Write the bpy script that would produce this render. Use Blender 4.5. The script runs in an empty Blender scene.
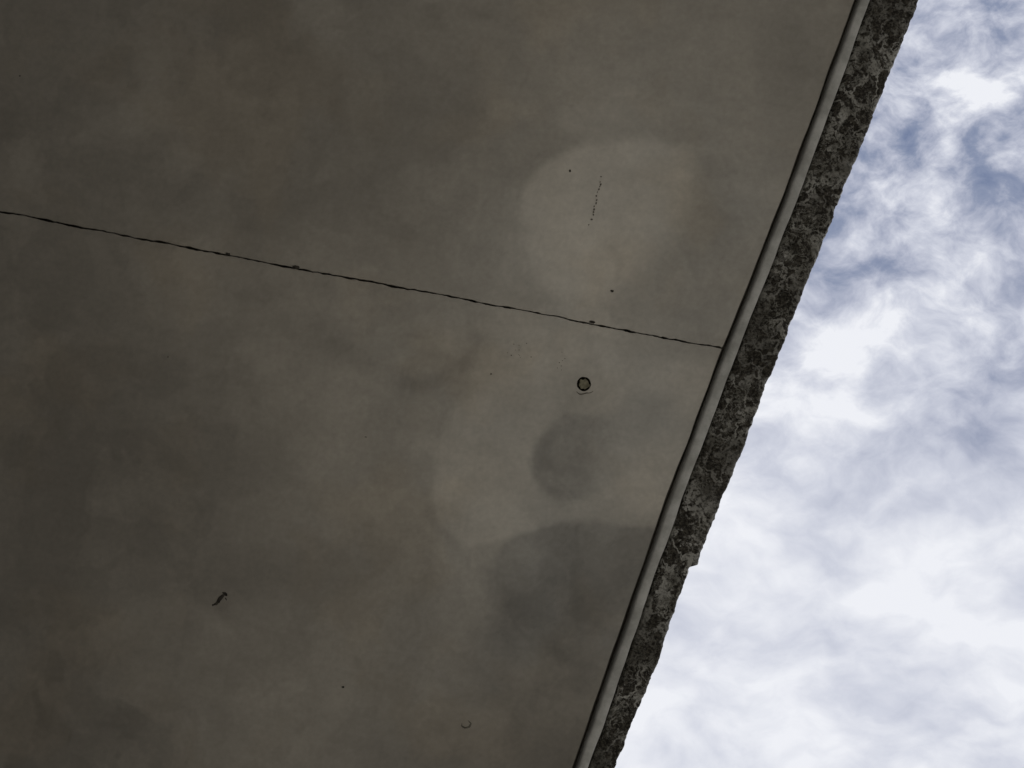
import bpy, bmesh, math, random
import numpy as np
from mathutils import Vector, noise
random.seed(7)
sc = bpy.context.scene
sc.view_settings.view_transform='Standard'
sc.view_settings.look='None'
sc.view_settings.exposure=0

EYE=1.6; HT=2.4; Z=EYE+HT         # soffit height above ground
S=1024*26/36/HT                   # survey units per metre (canopy plan drawing)
def P(a,b): return ((a-512)/S,(b-384)/S)

# ---------------- node helpers
class NT:
    def __init__(s,tree): s.t=tree; s.n=tree.nodes; s.l=tree.links
    def put(s,sock,v):
        if isinstance(v,bpy.types.NodeSocket): s.l.new(v,sock)
        elif v is not None: sock.default_value=v
    def math(s,op,a,b=None,c=None,clamp=False):
        n=s.n.new('ShaderNodeMath'); n.operation=op; n.use_clamp=clamp
        s.put(n.inputs[0],a)
        if b is not None: s.put(n.inputs[1],b)
        if c is not None: s.put(n.inputs[2],c)
        return n.outputs[0]
    def vm(s,op,a,b=None):
        n=s.n.new('ShaderNodeVectorMath'); n.operation=op
        s.put(n.inputs[0],a)
        if b is not None:
            if op=='SCALE': s.put(n.inputs['Scale'],b)
            else: s.put(n.inputs[1],b)
        return n.outputs['Value'] if op in('LENGTH','DOT_PRODUCT') else n.outputs[0]
    def noise(s,vec,scale,detail=6,rough=.55,dist=0,col=False,dim='3D'):
        n=s.n.new('ShaderNodeTexNoise'); n.noise_dimensions=dim; s.put(n.inputs['Vector'],vec)
        n.inputs['Scale'].default_value=scale; n.inputs['Detail'].default_value=detail
        n.inputs['Roughness'].default_value=rough; n.inputs['Distortion'].default_value=dist
        return n.outputs['Color'] if col else n.outputs['Fac']
    def mapr(s,v,a,b,c=0,d=1,smooth=True):
        n=s.n.new('ShaderNodeMapRange'); n.interpolation_type='SMOOTHSTEP' if smooth else 'LINEAR'
        s.put(n.inputs['Value'],v)
        for k,x in zip(('From Min','From Max','To Min','To Max'),(a,b,c,d)): s.put(n.inputs[k],x)
        return n.outputs['Result']
    def mapping(s,vec,loc=(0,0,0),rot=(0,0,0),scale=(1,1,1)):
        n=s.n.new('ShaderNodeMapping'); s.put(n.inputs['Vector'],vec)
        n.inputs['Location'].default_value=loc; n.inputs['Rotation'].default_value=rot; n.inputs['Scale'].default_value=scale
        return n.outputs[0]
    def mix(s,f,a,b,mode='MIX'):
        n=s.n.new('ShaderNodeMix'); n.data_type='RGBA'; n.blend_type=mode
        s.put(n.inputs[0],f)
        for i,v in ((6,a),(7,b)):
            if isinstance(v,tuple) and len(v)==3: v=(*v,1)
            s.put(n.inputs[i],v)
        return n.outputs[2]
    def ramp(s,f,stops):
        n=s.n.new('ShaderNodeValToRGB'); s.put(n.inputs[0],f); e=n.color_ramp.elements
        while len(e)<len(stops): e.new(.5)
        for el,(p,c) in zip(e,stops): el.position=p; el.color=(*c,1)
        return n.outputs[0]
    def bump(s,h,strength=.3,dist=.01):
        n=s.n.new('ShaderNodeBump'); n.inputs['Strength'].default_value=strength; n.inputs['Distance'].default_value=dist
        s.put(n.inputs['Height'],h)
        return n.outputs[0]

def newmat(name):
    m=bpy.data.materials.new(name); m.use_nodes=True
    t=NT(m.node_tree); b=t.n['Principled BSDF']
    return m,t,b

# ---------------- numpy noise for the stain survey
def _hash(ix,iy,seed):
    h=(ix.astype(np.int64)*374761393+iy.astype(np.int64)*668265263+seed*1442695041)&0x7fffffff
    h=((h^(h>>13))*1274126177)&0x7fffffff
    h=(h^(h>>16))&0x7fffffff
    return h/0x7fffffff
def gnoise(x,y,seed):
    ix=np.floor(x); iy=np.floor(y); fx=x-ix; fy=y-iy
    ux=fx*fx*fx*(fx*(fx*6-15)+10); uy=fy*fy*fy*(fy*(fy*6-15)+10)
    def g(a,b):
        an=_hash(ix+a,iy+b,seed)*2*np.pi
        return np.cos(an)*(fx-a)+np.sin(an)*(fy-b)
    return ((g(0,0)*(1-ux)+g(1,0)*ux)*(1-uy)+(g(0,1)*(1-ux)+g(1,1)*ux)*uy)*1.5
def fbm(x,y,L,seed,oct=5,r=.5):
    v=0;a=1;t=0;f=1/L
    for o in range(oct):
        v=v+a*gnoise(x*f+o*17.3,y*f-o*9.1,seed+o*7); t+=a*a; a*=r; f*=2.03
    return v/math.sqrt(t)
def ss(v,a,b):
    u=np.clip((v-a)/(b-a),0,1); return u*u*(3-2*u)
def blob(x,y,cx,cy,rx,ry,rot=0,soft=.3):
    c,s=math.cos(math.radians(rot)),math.sin(math.radians(rot))
    dx,dy=x-cx,y-cy
    r=np.hypot((dx*c+dy*s)/rx,(-dx*s+dy*c)/ry)
    return 1-ss(r,max(0,1-soft),1+soft)
def segd(x,y,pts,closed=False):
    d=np.full_like(x,1e9)
    if closed: pts=pts+[pts[0]]
    for (ax,ay),(bx,by) in zip(pts[:-1],pts[1:]):
        vx,vy=bx-ax,by-ay
        t=np.clip(((x-ax)*vx+(y-ay)*vy)/(vx*vx+vy*vy),0,1)
        d=np.minimum(d,np.hypot(x-ax-t*vx,y-ay-t*vy))
    return d
def seg(x,y,pts,w): return np.exp(-(segd(x,y,pts)/w)**2)
def poly(x,y,pts):
    """signed distance, positive inside"""
    d=segd(x,y,pts,True); ins=np.zeros(x.shape,bool)
    q=pts+[pts[0]]
    for (ax,ay),(bx,by) in zip(q[:-1],q[1:]):
        if ay==by: continue
        c=((ay>y)!=(by>y))&(x<(bx-ax)*(y-ay)/(by-ay)+ax)
        ins^=c
    return np.where(ins,d,-d)

A_=[(512,232),(517,205),(533,184),(556,160),(598,147),(650,140),(688,150),(704,172),(690,205),(668,232),(655,262),(630,288),(596,304),(560,300),(530,288),(516,262)]
B_=[(492,350),(540,330),(610,338),(572,378),(551,420),(538,458),(543,492),(572,512),(540,524),(503,546),(474,556),(446,524),(436,482),(440,440),(452,410),(478,384)]
D_=[(540,440),(560,414),(592,416),(622,404),(650,388),(684,396),(676,436),(645,468),(612,492),(574,500),(548,490),(534,468)]
E_=[(462,650),(478,590),(502,552),(532,526),(562,514),(598,516),(622,528),(652,534),(650,600),(622,680),(600,800),(500,810),(506,740),(474,700)]
def stains_and_light(x,y):
    """tone (marks plus painted light falloff), coolness, ochre for soffit positions in survey units"""
    wx=fbm(x,y,120,3,4)*22+fbm(x,y,30,31,3)*4
    wy=fbm(x,y,120,5,4)*22+fbm(x,y,30,51,3)*4
    X,Y=x+wx,y+wy
    X2=x+fbm(x,y,100,103,4,.42)*12; Y2=y+fbm(x,y,100,105,4,.42)*12
    soft=ss(fbm(x,y,80,107,3),-.3,.6)            # where tide lines dissolve
    V=np.full_like(x,.55)
    V+= .36*blob(X,Y,620,290,340,430,18,.8)  # stronger light near the open edge, painted into the tone
    V+= .07*blob(X,Y,640,300,170,330,20,.7)  # narrower core of the same painted light
    V-= .07*blob(X,Y,110,470,180,110,15,.8)
    V-= .07*blob(X,Y,330,120,140,120,40,.8)
    V-= .09*blob(X,Y,60,690,150,110,0,.8)
    V+= .10*blob(X,Y,265,690,100,90,30,.5)
    V+= .05*blob(X,Y,130,590,80,40,-30,.6)
    V+= .05*blob(X,Y,90,120,190,130,0,.8)
    V+= .06*blob(X,Y,330,480,110,60,-20,.7)
    V+= .05*blob(X,Y,760,60,90,90,0,.8)
    V+= .10*ss(-segd(X,Y,[(640,170),(580,240),(560,330),(500,430),(490,520)]),-105,-10)
    V+= .08*ss(-segd(X,Y,[(640,350),(680,400),(650,500)]),-70,-5)
    a=poly(X2,Y2,A_); right=ss(x*.8+y*.35,575,660)
    wA=4.5+32*right+9*soft
    fa=ss(a/wA,-.6,1)
    V+= fa*(.25-.09*right)
    V-= .10*np.exp(-((a+11)/13)**2)*(.4+.6*ss(-y,-210,-140))*(1-.4*soft)
    V-= .06*seg(X2,Y2,[(716,160),(724,205),(712,255)],22)
    V+= .05*ss(poly(X2,Y2,[(520,235),(545,195),(590,190),(600,240),(590,285),(545,290)])/12,-.5,1)
    V-= .09*seg(x,y,[(611,248),(619,256),(621,268),(616,281)],3.2)
    V-= .06*seg(x,y,[(595,250),(603,243),(612,248)],3)
    b=poly(X2,Y2,B_); up=ss(-y,-420,-360)
    fb=ss(b/(5.5+24*up+12*soft),-.6,1)
    V+= fb*.15
    V-= .05*np.exp(-((b+7)/8)**2)*(1-up)*(1-soft)
    c=poly(X2,Y2,[(602,345),(708,352),(706,395),(690,448),(664,512),(640,528),(600,514),(575,500),(600,440)])
    V+= .11*ss(c/18,-.7,1)
    V-= .16*seg(X2,Y2,[(398,388),(430,386),(458,368),(480,342)],9)
    V-= .06*seg(X2,Y2,[(350,350),(380,376),(420,392)],12)
    V-= .05*seg(X2,Y2,[(300,330),(360,352)],16)
    d_=poly(X2,Y2,D_); dr=ss(x,575,655)
    fd=ss(d_/(3.8+20*dr+6*soft),-.5,1)
    V-= fd*(.205-.07*dr)*(.85+.45*fbm(x,y,40,111,3))
    V-= .04*np.exp(-((d_-2)/3.5)**2)*(1-dr)*(1-soft*.7)
    V+= .05*np.exp(-((d_+8)/7)**2)*(1-dr)
    e_=poly(X2,Y2,E_); low=ss(y+ (560-x)*.6,575,680)
    fe=ss(e_/(4+40*low+6*soft),-.5,1)
    V-= fe*(.26-.05*low)*(.88+.40*fbm(x,y,60,113,4))
    V-= .04*np.exp(-((e_-2.5)/4)**2)*(1-low)*(1-soft*.6)
    V-= .05*ss(poly(X2,Y2,[(560,560),(610,545),(640,560),(610,640),(575,650)])/8,-.5,1)*fe
    V+= .06*blob(X,Y,462,585,40,60,0,.6)
    V-= .12*seg(X2,Y2,[(508,350),(528,346)],9)*ss(fbm(x,y,9,71,3),-.1,.5)
    V-= .10*seg(X2,Y2,[(562,348),(557,366),(552,378)],6)*ss(fbm(x,y,9,77,3),-.1,.5)
    V+= .05*seg(X2,Y2,[(545,700),(520,768)],8)*ss(fbm(x,y,30,79,3),-.3,.5)
    V-= .11*blob(X,Y,830,40,80,130,20,.7)
    V-= .06*blob(X,Y,560,770,110,60,0,.6)
    q=fbm(X,Y,150,91,5,.55)
    V+= .05*(ss(q,.02,.10)-.5)+.035*(ss(q,.28,.32)-.5)
    q=fbm(X,Y,90,95,5,.55)
    V+= .05*(ss(q,-.05,.25)-.5)
    q=fbm(X+40,Y,55,97,5,.6)
    V+= .05*(ss(q,.12,.20)-.3)*blob(x,y,560,420,260,330,10,.6)
    V*= 1+.11*fbm(X,Y,220,11,6,.6)
    V*= 1+.07*fbm(x,y,40,15,6,.65)
    V*= 1+.04*fbm(x,y,9,19,3,.6)
    c,s=math.cos(math.radians(12)),math.sin(math.radians(12))
    V*= 1+.03*fbm((x*c+y*s)*.12,(-x*s+y*c)*1.2,14,23,4,.6)
    O=ss(fbm(X,Y,160,41,5),.0,.6)
    K=blob(X,Y,640,400,230,330,20,.7)*(.6+.3*fbm(x,y,100,45,4))
    K=K+fe*.3+fd*.25
    return np.clip(V,.2,2),np.clip(K,0,1.1),O

def mat_soffit():
    m,t,b=newmat('stained_concrete_painted_light')
    at=t.n.new('ShaderNodeAttribute'); at.attribute_name='stain_and_light'
    pos=t.n.new('ShaderNodeNewGeometry').outputs['Position']
    n3=t.noise(pos,60,5,.6)
    c=t.vm('SCALE',at.outputs['Color'],t.mapr(n3,.25,.75,.92,1.08,False))
    t.put(b.inputs['Base Color'],c)
    b.inputs['Specular IOR Level'].default_value=.35; b.inputs['Roughness'].default_value=.62
    t.put(b.inputs['Normal'],t.bump(n3,.12,.002))
    return m

def mat_simple(name,c1,c2,scale,rough=.85,bs=.4,bd=.004,bumpy=True):
    m,t,b=newmat(name)
    pos=t.n.new('ShaderNodeNewGeometry').outputs['Position']
    f=t.noise(pos,scale,6,.7)
    t.put(b.inputs['Base Color'],t.mix(t.mapr(f,.35,.65),c1,c2))
    b.inputs['Roughness'].default_value=rough
    b.inputs['Specular IOR Level'].default_value=.2
    if bumpy: t.put(b.inputs['Normal'],t.bump(f,bs,bd))
    return m

def mat_moss():
    m,t,b=newmat('lichen_covered_concrete')
    pos=t.n.new('ShaderNodeNewGeometry').outputs['Position']
    w=t.vm('SUBTRACT',t.noise(pos,12,4,.6,col=True),(.5,.5,.5))
    wp=t.vm('ADD',pos,t.vm('SCALE',w,.16))
    wp=t.mapping(wp,rot=(0,0,math.radians(22)),scale=(1,.6,1))
    big=t.noise(pos,6,4,.6)
    r1=t.math('ABSOLUTE',t.math('SUBTRACT',t.noise(wp,13,2,.5),.5))
    r2=t.math('ABSOLUTE',t.math('SUBTRACT',t.noise(wp,26,3,.6),.5))
    k1=t.mapr(r1,.012,.05,1,0); k2=t.mapr(r2,.01,.04,1,0)
    fl=t.mapr(t.noise(wp,17,5,.65),.53,.61)
    fine=t.noise(pos,110,4,.7)
    f=t.math('MAXIMUM',t.math('MULTIPLY',k1,t.mapr(big,.38,.48)),t.math('MULTIPLY',k2,t.mapr(big,.58,.48,0,.7)))
    f=t.math('MAXIMUM',f,t.math('MULTIPLY',fl,t.mapr(big,.35,.6,.3,.9)))
    f=t.math('MULTIPLY',f,t.mapr(fine,.34,.54,.35,1))
    f=t.math('MULTIPLY',f,t.mapr(t.noise(pos,3.1,2),.34,.58,.4,1))
    base=t.mix(t.mapr(fine,.38,.68),(.018,.016,.013),(.085,.078,.063))
    lich=t.mix(t.mapr(big,.3,.7),(.22,.215,.185),(.42,.415,.38))
    c=t.mix(f,base,lich)
    t.put(b.inputs['Base Color'],c)
    b.inputs['Roughness'].default_value=.95; b.inputs['Specular IOR Level'].default_value=.15
    t.put(b.inputs['Normal'],t.bump(fine,.8,.006))
    return m

M_SOF=mat_soffit()
M_CORE=mat_simple('rough_concrete',(.07,.065,.055),(.14,.13,.11),6)
M_STRIP=mat_simple('drip_strip_plaster',(.33,.33,.305),(.50,.50,.47),9,bs=.3,bd=.002)
M_MOSS=mat_moss()
M_DIRT=mat_simple('dark_dirt',(.018,.016,.013),(.06,.053,.042),60)
M_PLUG=mat_simple('mortar_plug',(.16,.15,.10),(.30,.28,.20),90)

def obj(name,me,mat,parent=None):
    o=bpy.data.objects.new(name,me); sc.collection.objects.link(o)
    if mat: me.materials.append(mat)
    if parent: o.parent=parent
    return o
canopy=bpy.data.objects.new('concrete_canopy',None); sc.collection.objects.link(canopy)

def prism(name,pts,z0,z1,mat,parent):
    bm=bmesh.new()
    vs=[bm.verts.new((x,y,z0)) for x,y in pts]
    f=bm.faces.new(vs)
    r=bmesh.ops.extrude_face_region(bm,geom=[f])
    for v in r['geom']:
        if isinstance(v,bmesh.types.BMVert): v.co.z=z1
    bmesh.ops.recalc_face_normals(bm,faces=bm.faces)
    bmesh.ops.triangulate(bm,faces=[f for f in bm.faces if len(f.verts)>4])
    me=bpy.data.meshes.new(name); bm.to_mesh(me); bm.free()
    return obj(name,me,mat,parent)

def nz(a,s,seed): return noise.fractal(Vector((a*s,seed,0.3)),1,2,5)
mid=[(0,865),(200,792),(348,733.5),(500,676),(768,583)]
def x_mid(y):
    if y<=0: i=0
    elif y>=768: i=len(mid)-2
    else: i=max(k for k in range(len(mid)-1) if mid[k][0]<=y)
    (y0,x0),(y1,x1)=mid[i],mid[i+1]
    return x0+(x1-x0)*(y-y0)/(y1-y0)
def x_panel(y): return x_mid(y)-11+nz(y,.02,1)*.8
def x_s0(y): return x_mid(y)-5.2+nz(y,.015,5)*.7
def x_s1(y): return x_mid(y)+5.0+nz(y,.02,9)*1.0
def x_out(y):
    x=919.5-(y)*.3945
    if y>566: x-=5.5*min(1,(y-566)/2)*max(.15,1-(y-568)/90)
    elif y>552: x+=2.5*(y-552)/14
    return x+nz(y,.05,3)*1.3+nz(y,.3,8)*.7
Y0,Y1=-1700,2300; XL=-950
def joint(x): return 212+(x)*.1885+nz(x,.012,11)*1.6+nz(x,.05,12)*.6+nz(x,.2,14)*.5
def gapw(x): return .8+max(-.35,min(1.1,nz(x,.09,21)*.7+nz(x,.3,22)*.45))

HX,HY,HR=584,384,7.2
def panel(name,sign):
    us=[XL,-800,-600,-400,-200,-100,-50]
    NF=420
    if sign<0: vs=[0]+list(np.arange(2.0,430,2.2))+[460,520,640,900,1300,1700]
    else: vs=[0]+list(np.arange(2.0,640,2.2))+[670,740,900,1200,1500,1800]
    ty=np.arange(Y0-400,Y1+600,2.0); tp=np.array([x_panel(v) for v in ty])
    tx=np.arange(XL-10,1700,1.5); tj=np.array([joint(v)+sign*gapw(v) for v in tx])
    X=[];Y=[]
    nc=len(us)+NF
    k=np.arange(NF)/(NF-1)
    for v in vs:
        yy=np.full(nc,300.0)
        for it in range(12):
            xe=np.interp(yy,ty,tp)
            xf=np.array(us+[0.0]*NF)
            xf[len(us):]=-20+k*(xe[len(us):]+20)
            yy=np.interp(xf,tx,tj)+sign*v
        X.append(xf);Y.append(yy)
    X=np.array(X);Y=np.array(Y); nr=len(vs)
    px=(X.ravel()-512)/S; py=(Y.ravel()-384)/S
    zz=Z+fbm(X.ravel(),Y.ravel(),260,61,3)*.002
    zz=zz.reshape(nr,nc); zz[0]+=.0025; zz=zz.ravel()
    verts=np.stack([px,py,zz],1).tolist()
    idx=np.arange(nr*nc).reshape(nr,nc)
    faces=[]
    cx=(X[:-1,:-1]+X[1:,1:])/2; cy=(Y[:-1,:-1]+Y[1:,1:])/2
    hole=np.hypot(cx-HX,cy-HY)<HR-1.0
    for i in range(nr-1):
        for j in range(nc-1):
            if hole[i,j]: continue
            q=(int(idx[i,j]),int(idx[i,j+1]),int(idx[i+1,j+1]),int(idx[i+1,j]))
            faces.append(q if sign<0 else q[::-1])
    def skirt(line,flip):
        base=len(verts)
        for a in line: verts.append((verts[a][0],verts[a][1],Z+.05))
        for n in range(len(line)-1):
            q=(line[n],line[n+1],base+n+1,base+n)
            faces.append(q[::-1] if flip else q)
    jl=[int(v) for v in idx[0]]; rl=[int(v) for v in idx[:,-1]]
    skirt(jl,sign<0); skirt(rl,sign<0)
    skirt([int(v) for v in idx[-1]],sign>0); skirt([int(v) for v in idx[:,0]],sign>0)
    me=bpy.data.meshes.new(name); me.from_pydata(verts,[],faces)
    bm=bmesh.new(); bm.from_mesh(me)
    hx,hy=P(HX,HY)
    be=[e for e in bm.edges if e.is_boundary and all((math.hypot(v.co.x-hx,v.co.y-hy)<14/S) for v in e.verts)]
    if be:
        for v in {v for e in be for v in e.verts}:
            dx,dy=v.co.x-hx,v.co.y-hy; r=math.hypot(dx,dy)
            k_=HR/S*(1+.05*noise.noise(Vector((dx*90,dy*90,0))))/r
            v.co.x=hx+dx*k_; v.co.y=hy+dy*k_
        r=bmesh.ops.extrude_edge_only(bm,edges=be)
        for g in r['geom']:
            if isinstance(g,bmesh.types.BMVert): g.co.z=Z+.04
    bm.to_mesh(me); bm.free()
    me.polygons.foreach_set('use_smooth',[False]*len(me.polygons))
    o=obj(name,me,M_SOF,canopy)
    co=np.zeros(len(me.vertices)*3); me.vertices.foreach_get('co',co); co=co.reshape(-1,3)
    V,K,O=stains_and_light(co[:,0]*S+512,co[:,1]*S+384)
    K=np.clip(K,0,1)[:,None]; O=O[:,None]
    tint=np.array([[1.05,.97,.82]])*(1-K)+np.array([[1.015,.98,.88]])*K
    tint=tint*(1-O*.6)+tint*O*.6*np.array([[1.03,.985,.92]])
    rgb=tint*V[:,None]*.39
    rgb[co[:,2]>Z+.02]*=.55  # upper verts of joint, hole and edge sides get a darker colour
    ca=me.color_attributes.new('stain_and_light','FLOAT_COLOR','POINT')
    ca.data.foreach_set('color',np.concatenate([rgb,np.ones((len(rgb),1))],1).ravel())
    return o
panel('soffit_panel_1',-1); panel('soffit_panel_2',1)

def cyl(name,x,y,r,z0,z1,mat,parent,n=40,wob=0):
    pts=[]
    for i in range(n):
        an=2*math.pi*i/n; rr=r*(1+wob*noise.noise(Vector((math.cos(an)*2,math.sin(an)*2,x*9))))
        pts.append((x+rr*math.cos(an),y+rr*math.sin(an)))
    return prism(name,pts,z0,z1,mat,parent)
hx,hy=P(HX,HY)
cyl('tie_hole_dark_back',hx,hy,(HR+2)/S,Z+.03,Z+.045,M_DIRT,canopy)  # plain dark disc closing the back of the hole
cyl('tie_hole_plug',hx+.002,hy+.001,5.0/S,Z+.010,Z+.028,M_PLUG,canopy,wob=.35)

cpts=[P(XL,Y1),P(XL,Y0)]+[P(x_out(y)-6,y) for y in range(Y0,Y1+1,20)]
prism('slab_core',cpts,Z+.052,Z+.25,M_CORE,canopy)

def loft(name,fn,y0,y1,step,mat,smooth=True):
    bm=bmesh.new(); prev=None; y=y0
    while y<=y1:
        row=[bm.verts.new(p) for p in fn(y)]
        if prev:
            for i in range(len(row)-1): bm.faces.new((prev[i],prev[i+1],row[i+1],row[i]))
        prev=row; y+=step
    bmesh.ops.recalc_face_normals(bm,faces=bm.faces)
    me=bpy.data.meshes.new(name); bm.to_mesh(me); bm.free()
    if smooth: me.polygons.foreach_set('use_smooth',[True]*len(me.polygons))
    return obj(name,me,mat,canopy)
def strip(y):
    a=x_s0(y); b=x_s1(y); d=-.006+nz(y,.02,30)*.0012
    prof=[(0,.05),(0,.003),(.06,-.001),(.16,-.003),(.5,-.0035),(.84,-.003),(.94,-.001),(1,.003),(1,.05)]
    return [(*P(a+(b-a)*u,y),Z+h+d) for u,h in prof]
loft('drip_strip',strip,Y0,Y1,4,M_STRIP)
def lip(y):
    a=x_s1(y)+1.3; b=x_out(y); out=[]
    N=34
    out.append((*P(a,y),Z+.05))
    for i in range(N+1):
        u=i/N; x=a+(b-a)*u
        wx,wy=P(x,y)
        q=Vector((wx,wy,0))
        h=noise.fractal(q*26,1,2,5)*.009+noise.fractal(q*7,1,2,3)*.008
        e=min(u,1-u); h+=.012*max(0,1-e/.10)**2
        out.append((wx,wy,Z-.004+h))
    wx,wy=P(b+.3,y)
    for k in range(1,9):
        j=noise.fractal(Vector((wx*20,wy*20,k*.7)),1,2,4)*.004
        out.append((wx-abs(j)-.002*k,wy,Z+.01+.03*k))
    out.append((P(b-30,y)[0],wy,Z+.26))
    return out
loft('weathered_edge',lip,-900,1500,1.6,M_MOSS)
loft('weathered_edge_far_a',lip,Y0,-900,16,M_MOSS)
loft('weathered_edge_far_b',lip,1500,Y1,16,M_MOSS)

def blobs(name,items,mat):
    bm=bmesh.new()
    for (px,py,rx,ry,ro) in items:
        x,y=P(px,py)
        r=bmesh.ops.create_icosphere(bm,subdivisions=2,radius=1)
        sd=random.random()*50
        for v in r['verts']:
            k=1+.45*noise.noise(v.co*1.6+Vector((sd,0,0)))
            vx,vy=v.co.x*rx/S*k,v.co.y*ry/S*k
            c_,s_=math.cos(math.radians(ro)),math.sin(math.radians(ro))
            v.co=Vector((x+vx*c_-vy*s_,y+vx*s_+vy*c_,Z+v.co.z*min(rx,ry)/S*.5))
    me=bpy.data.meshes.new(name); bm.to_mesh(me); bm.free()
    return obj(name,me,mat,canopy)
M_PIT=mat_simple('dusty_pit',(.08,.074,.058),(.15,.14,.112),60)
sp=[(343,687,1.4,1.2,0),(612,291,1.6,1.2,20),(570,171,1.0,1.3,0),(20,76,1.1,.8,0),
    (296,267,4,1.6,12),(228,254,2.5,1.2,12),(592,322,3.5,1.4,12)]
blobs('surface_specks',sp,M_DIRT)
sp=[(366,437,1.4,.6,10),(168,357,.9,.8,0),(491,374,1.0,.8,0)]
for i in range(16):
    t_=i/15; sp.append((601-11*t_+random.uniform(-1.4,1.4),178+46*t_+random.uniform(-1.5,1.5),random.uniform(.5,1.1),random.uniform(.5,1.2),random.uniform(0,90)))
for i in range(12): sp.append((random.gauss(517,7),random.gauss(352,7),random.uniform(.3,.6),random.uniform(.3,.6),0))
for i in range(7): sp.append((random.gauss(559,3),random.gauss(361,9),random.uniform(.3,.6),random.uniform(.3,.6),0))
blobs('small_pits',sp,M_PIT)
blobs('mud_dauber_remains',[(221,598,6,2.0,-48),(216,604,2.4,1.3,-20),(225,594,3.0,1.5,30),(219,600,3.4,1.8,-70),(213,605,1.1,.9,0),(226,599,1.6,.6,60)],M_DIRT)
def ring(name,px,py,R,r,mat,a0,a1):
    x,y=P(px,py); bm=bmesh.new(); rows=[]; n=30
    for i in range(n+1):
        an=a0+(a1-a0)*i/n; rr=R/S*(1+.35*noise.noise(Vector((math.cos(an)*1.5,math.sin(an)*1.5,px))))
        th=r/S*(.3+.9*math.sin(math.pi*i/n))*(1+.4*noise.noise(Vector((i*.7,2,1))))
        row=[]
        for k in range(6):
            b_=2*math.pi*k/6; q=rr+math.cos(b_)*th
            row.append(bm.verts.new((x+q*math.cos(an),y+q*math.sin(an)*.8,Z+math.sin(b_)*th*.35)))
        rows.append(row)
    for i in range(n):
        for k in range(6):
            bm.faces.new((rows[i][k],rows[i][(k+1)%6],rows[i+1][(k+1)%6],rows[i+1][k]))
    me=bpy.data.meshes.new(name); bm.to_mesh(me); bm.free()
    return obj(name,me,mat,canopy)
ring('patched_hole_rim',466,724,4.6,1.0,M_PIT,-1.2,3.4)
ring('tie_hole_smear',584,386,10.5,.6,M_PIT,.6,2.4)

# ---------------- wall, ground
wx=P(XL,0)[0]
yA,yB=P(0,Y0)[1]+.6,P(0,Y1)[1]-.6
prism('concrete_wall',[(wx+.1,yA),(wx+.35,yA),(wx+.35,yB),(wx+.1,yB)],-.1,Z-.008,mat_simple('wall_concrete',(.20,.19,.165),(.30,.29,.26),2,bumpy=False),None)
bm=bmesh.new()
bmesh.ops.create_grid(bm,x_segments=40,y_segments=40,size=1500)
me=bpy.data.meshes.new('ground'); bm.to_mesh(me); bm.free()
m,t,b=newmat('pale_paving')
gp=t.n.new('ShaderNodeNewGeometry').outputs['Position']
t.put(b.inputs['Base Color'],t.mix(t.noise(gp,2,3,.7),(.30,.285,.25),(.42,.40,.36))); b.inputs['Roughness'].default_value=.9
obj('ground',me,m)

# ---------------- sun and sky
EL,AZ=math.radians(50),math.radians(75)
L=bpy.data.lights.new('sun','SUN'); L.energy=1.5; L.angle=math.radians(12); L.color=(1,.955,.88)
so=bpy.data.objects.new('sun',L); sc.collection.objects.link(so)
d=Vector((math.cos(EL)*math.sin(AZ),math.cos(EL)*math.cos(AZ),math.sin(EL)))
so.rotation_euler=d.to_track_quat('Z','Y').to_euler(); so.location=(8,4,12)

w=bpy.data.worlds.new('World'); sc.world=w; w.use_nodes=True
try: w.cycles.sampling_method='NONE'
except Exception: pass
t=NT(w.node_tree); bg=t.n['Background']
sky=t.n.new('ShaderNodeTexSky'); sky.sky_type='NISHITA'; sky.sun_disc=False
sky.sun_elevation=EL; sky.sun_rotation=AZ; sky.dust_density=.6
D=t.n.new('ShaderNodeTexCoord').outputs['Generated']
sep=t.n.new('ShaderNodeSeparateXYZ'); t.l.new(D,sep.inputs[0])
zz=t.math('MAXIMUM',sep.outputs['Z'],.07)
cmb=t.n.new('ShaderNodeCombineXYZ')
t.l.new(t.math('DIVIDE',sep.outputs['X'],zz),cmb.inputs[0]); t.l.new(t.math('DIVIDE',sep.outputs['Y'],zz),cmb.inputs[1])
C=cmb.outputs[0]                                    # cloud-layer plan coordinates
wv=t.vm('SUBTRACT',t.noise(C,4.0,3,.6,col=True,dim='2D'),(.5,.5,.5))
CW=t.vm('ADD',C,t.vm('SCALE',wv,.10))
sp2=t.n.new('ShaderNodeSeparateXYZ'); t.l.new(C,sp2.inputs[0])
thick=t.mapr(sp2.outputs['Y'],-.40,.30)            # thicker, smoother deck toward +Y
Cs=t.mapping(CW,loc=(.3,.1,0),rot=(0,0,math.radians(40)),scale=(1,1.3,1))
nA=t.noise(Cs,4.6,3,.5,dim='2D')
nB=t.noise(Cs,14,8,.6,dim='2D')
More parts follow.
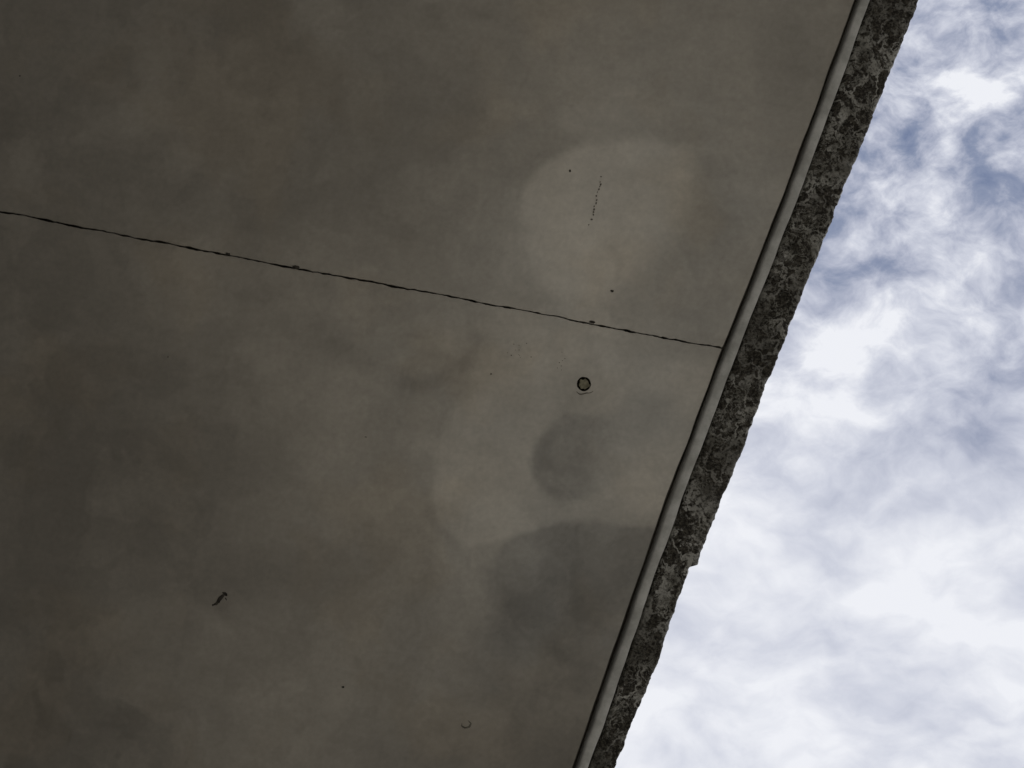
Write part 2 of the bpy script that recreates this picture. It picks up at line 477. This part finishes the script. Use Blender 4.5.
nC=t.noise(t.mapping(CW,rot=(0,0,math.radians(42)),scale=(1,2.4,1)),5,6,.5,dim='2D')
def gap(px,py,rx,ry,rot,w_,den):
    v=t.vm('SUBTRACT',CW,((px-512)/739.6,(py-384)/739.6,0))
    v=t.mapping(v,rot=(0,0,-math.radians(rot)))
    v=t.vm('MULTIPLY',v,(739.6/rx,739.6/ry,0))
    return t.math('MULTIPLY_ADD',t.mapr(t.vm('LENGTH',v),.1,1.3,1,0),w_,den)
den=t.math('MULTIPLY',t.math('SUBTRACT',nA,.5),t.mapr(thick,0,1,1.1,.65,False))
den=t.math('MULTIPLY_ADD',t.math('SUBTRACT',nB,.5),t.mapr(thick,0,1,1.7,.28,False),den)
den=t.math('MULTIPLY_ADD',t.math('SUBTRACT',nC,.5),t.mapr(thick,0,1,.4,.6,False),den)
den=t.math('ADD',den,t.mapr(thick,0,1,.53,.89,False))
for g in ((965,15,80,45,-20,-.10),(900,265,70,48,-30,-.22),(985,365,85,50,20,-.22),(1000,200,70,40,-30,-.12),(925,60,50,40,0,-.05),
          (850,335,90,45,-35,.10),(790,430,80,70,-40,.10),(985,95,50,30,-30,.12),(880,180,60,40,-40,.08),(1000,470,80,60,0,-.14),(960,680,120,70,-30,-.08),(700,730,150,120,0,.12)):
    den=gap(*g,den)
ccol=t.ramp(den,[(0,(.17,.21,.33)),(.28,(.27,.31,.43)),(.52,(.44,.47,.58)),(.76,(.63,.655,.745)),(1,(.86,.875,.925))])
blue=t.vm('MULTIPLY',sky.outputs[0],(1.0,1.05,1.1))
ccol=t.vm('SCALE',ccol,10.0)
col=t.mix(t.mapr(den,.0,.45,.85,1),blue,ccol)
t.put(bg.inputs['Color'],col); bg.inputs['Strength'].default_value=.1

# ---------------- camera
cd=bpy.data.cameras.new('camera'); cam=bpy.data.objects.new('camera',cd); sc.collection.objects.link(cam)
cam.location=(0,0,EYE); cam.rotation_euler=(math.pi,0,0)
cd.lens=26; cd.sensor_width=36; cd.clip_end=5000; cd.clip_start=.01
sc.camera=cam
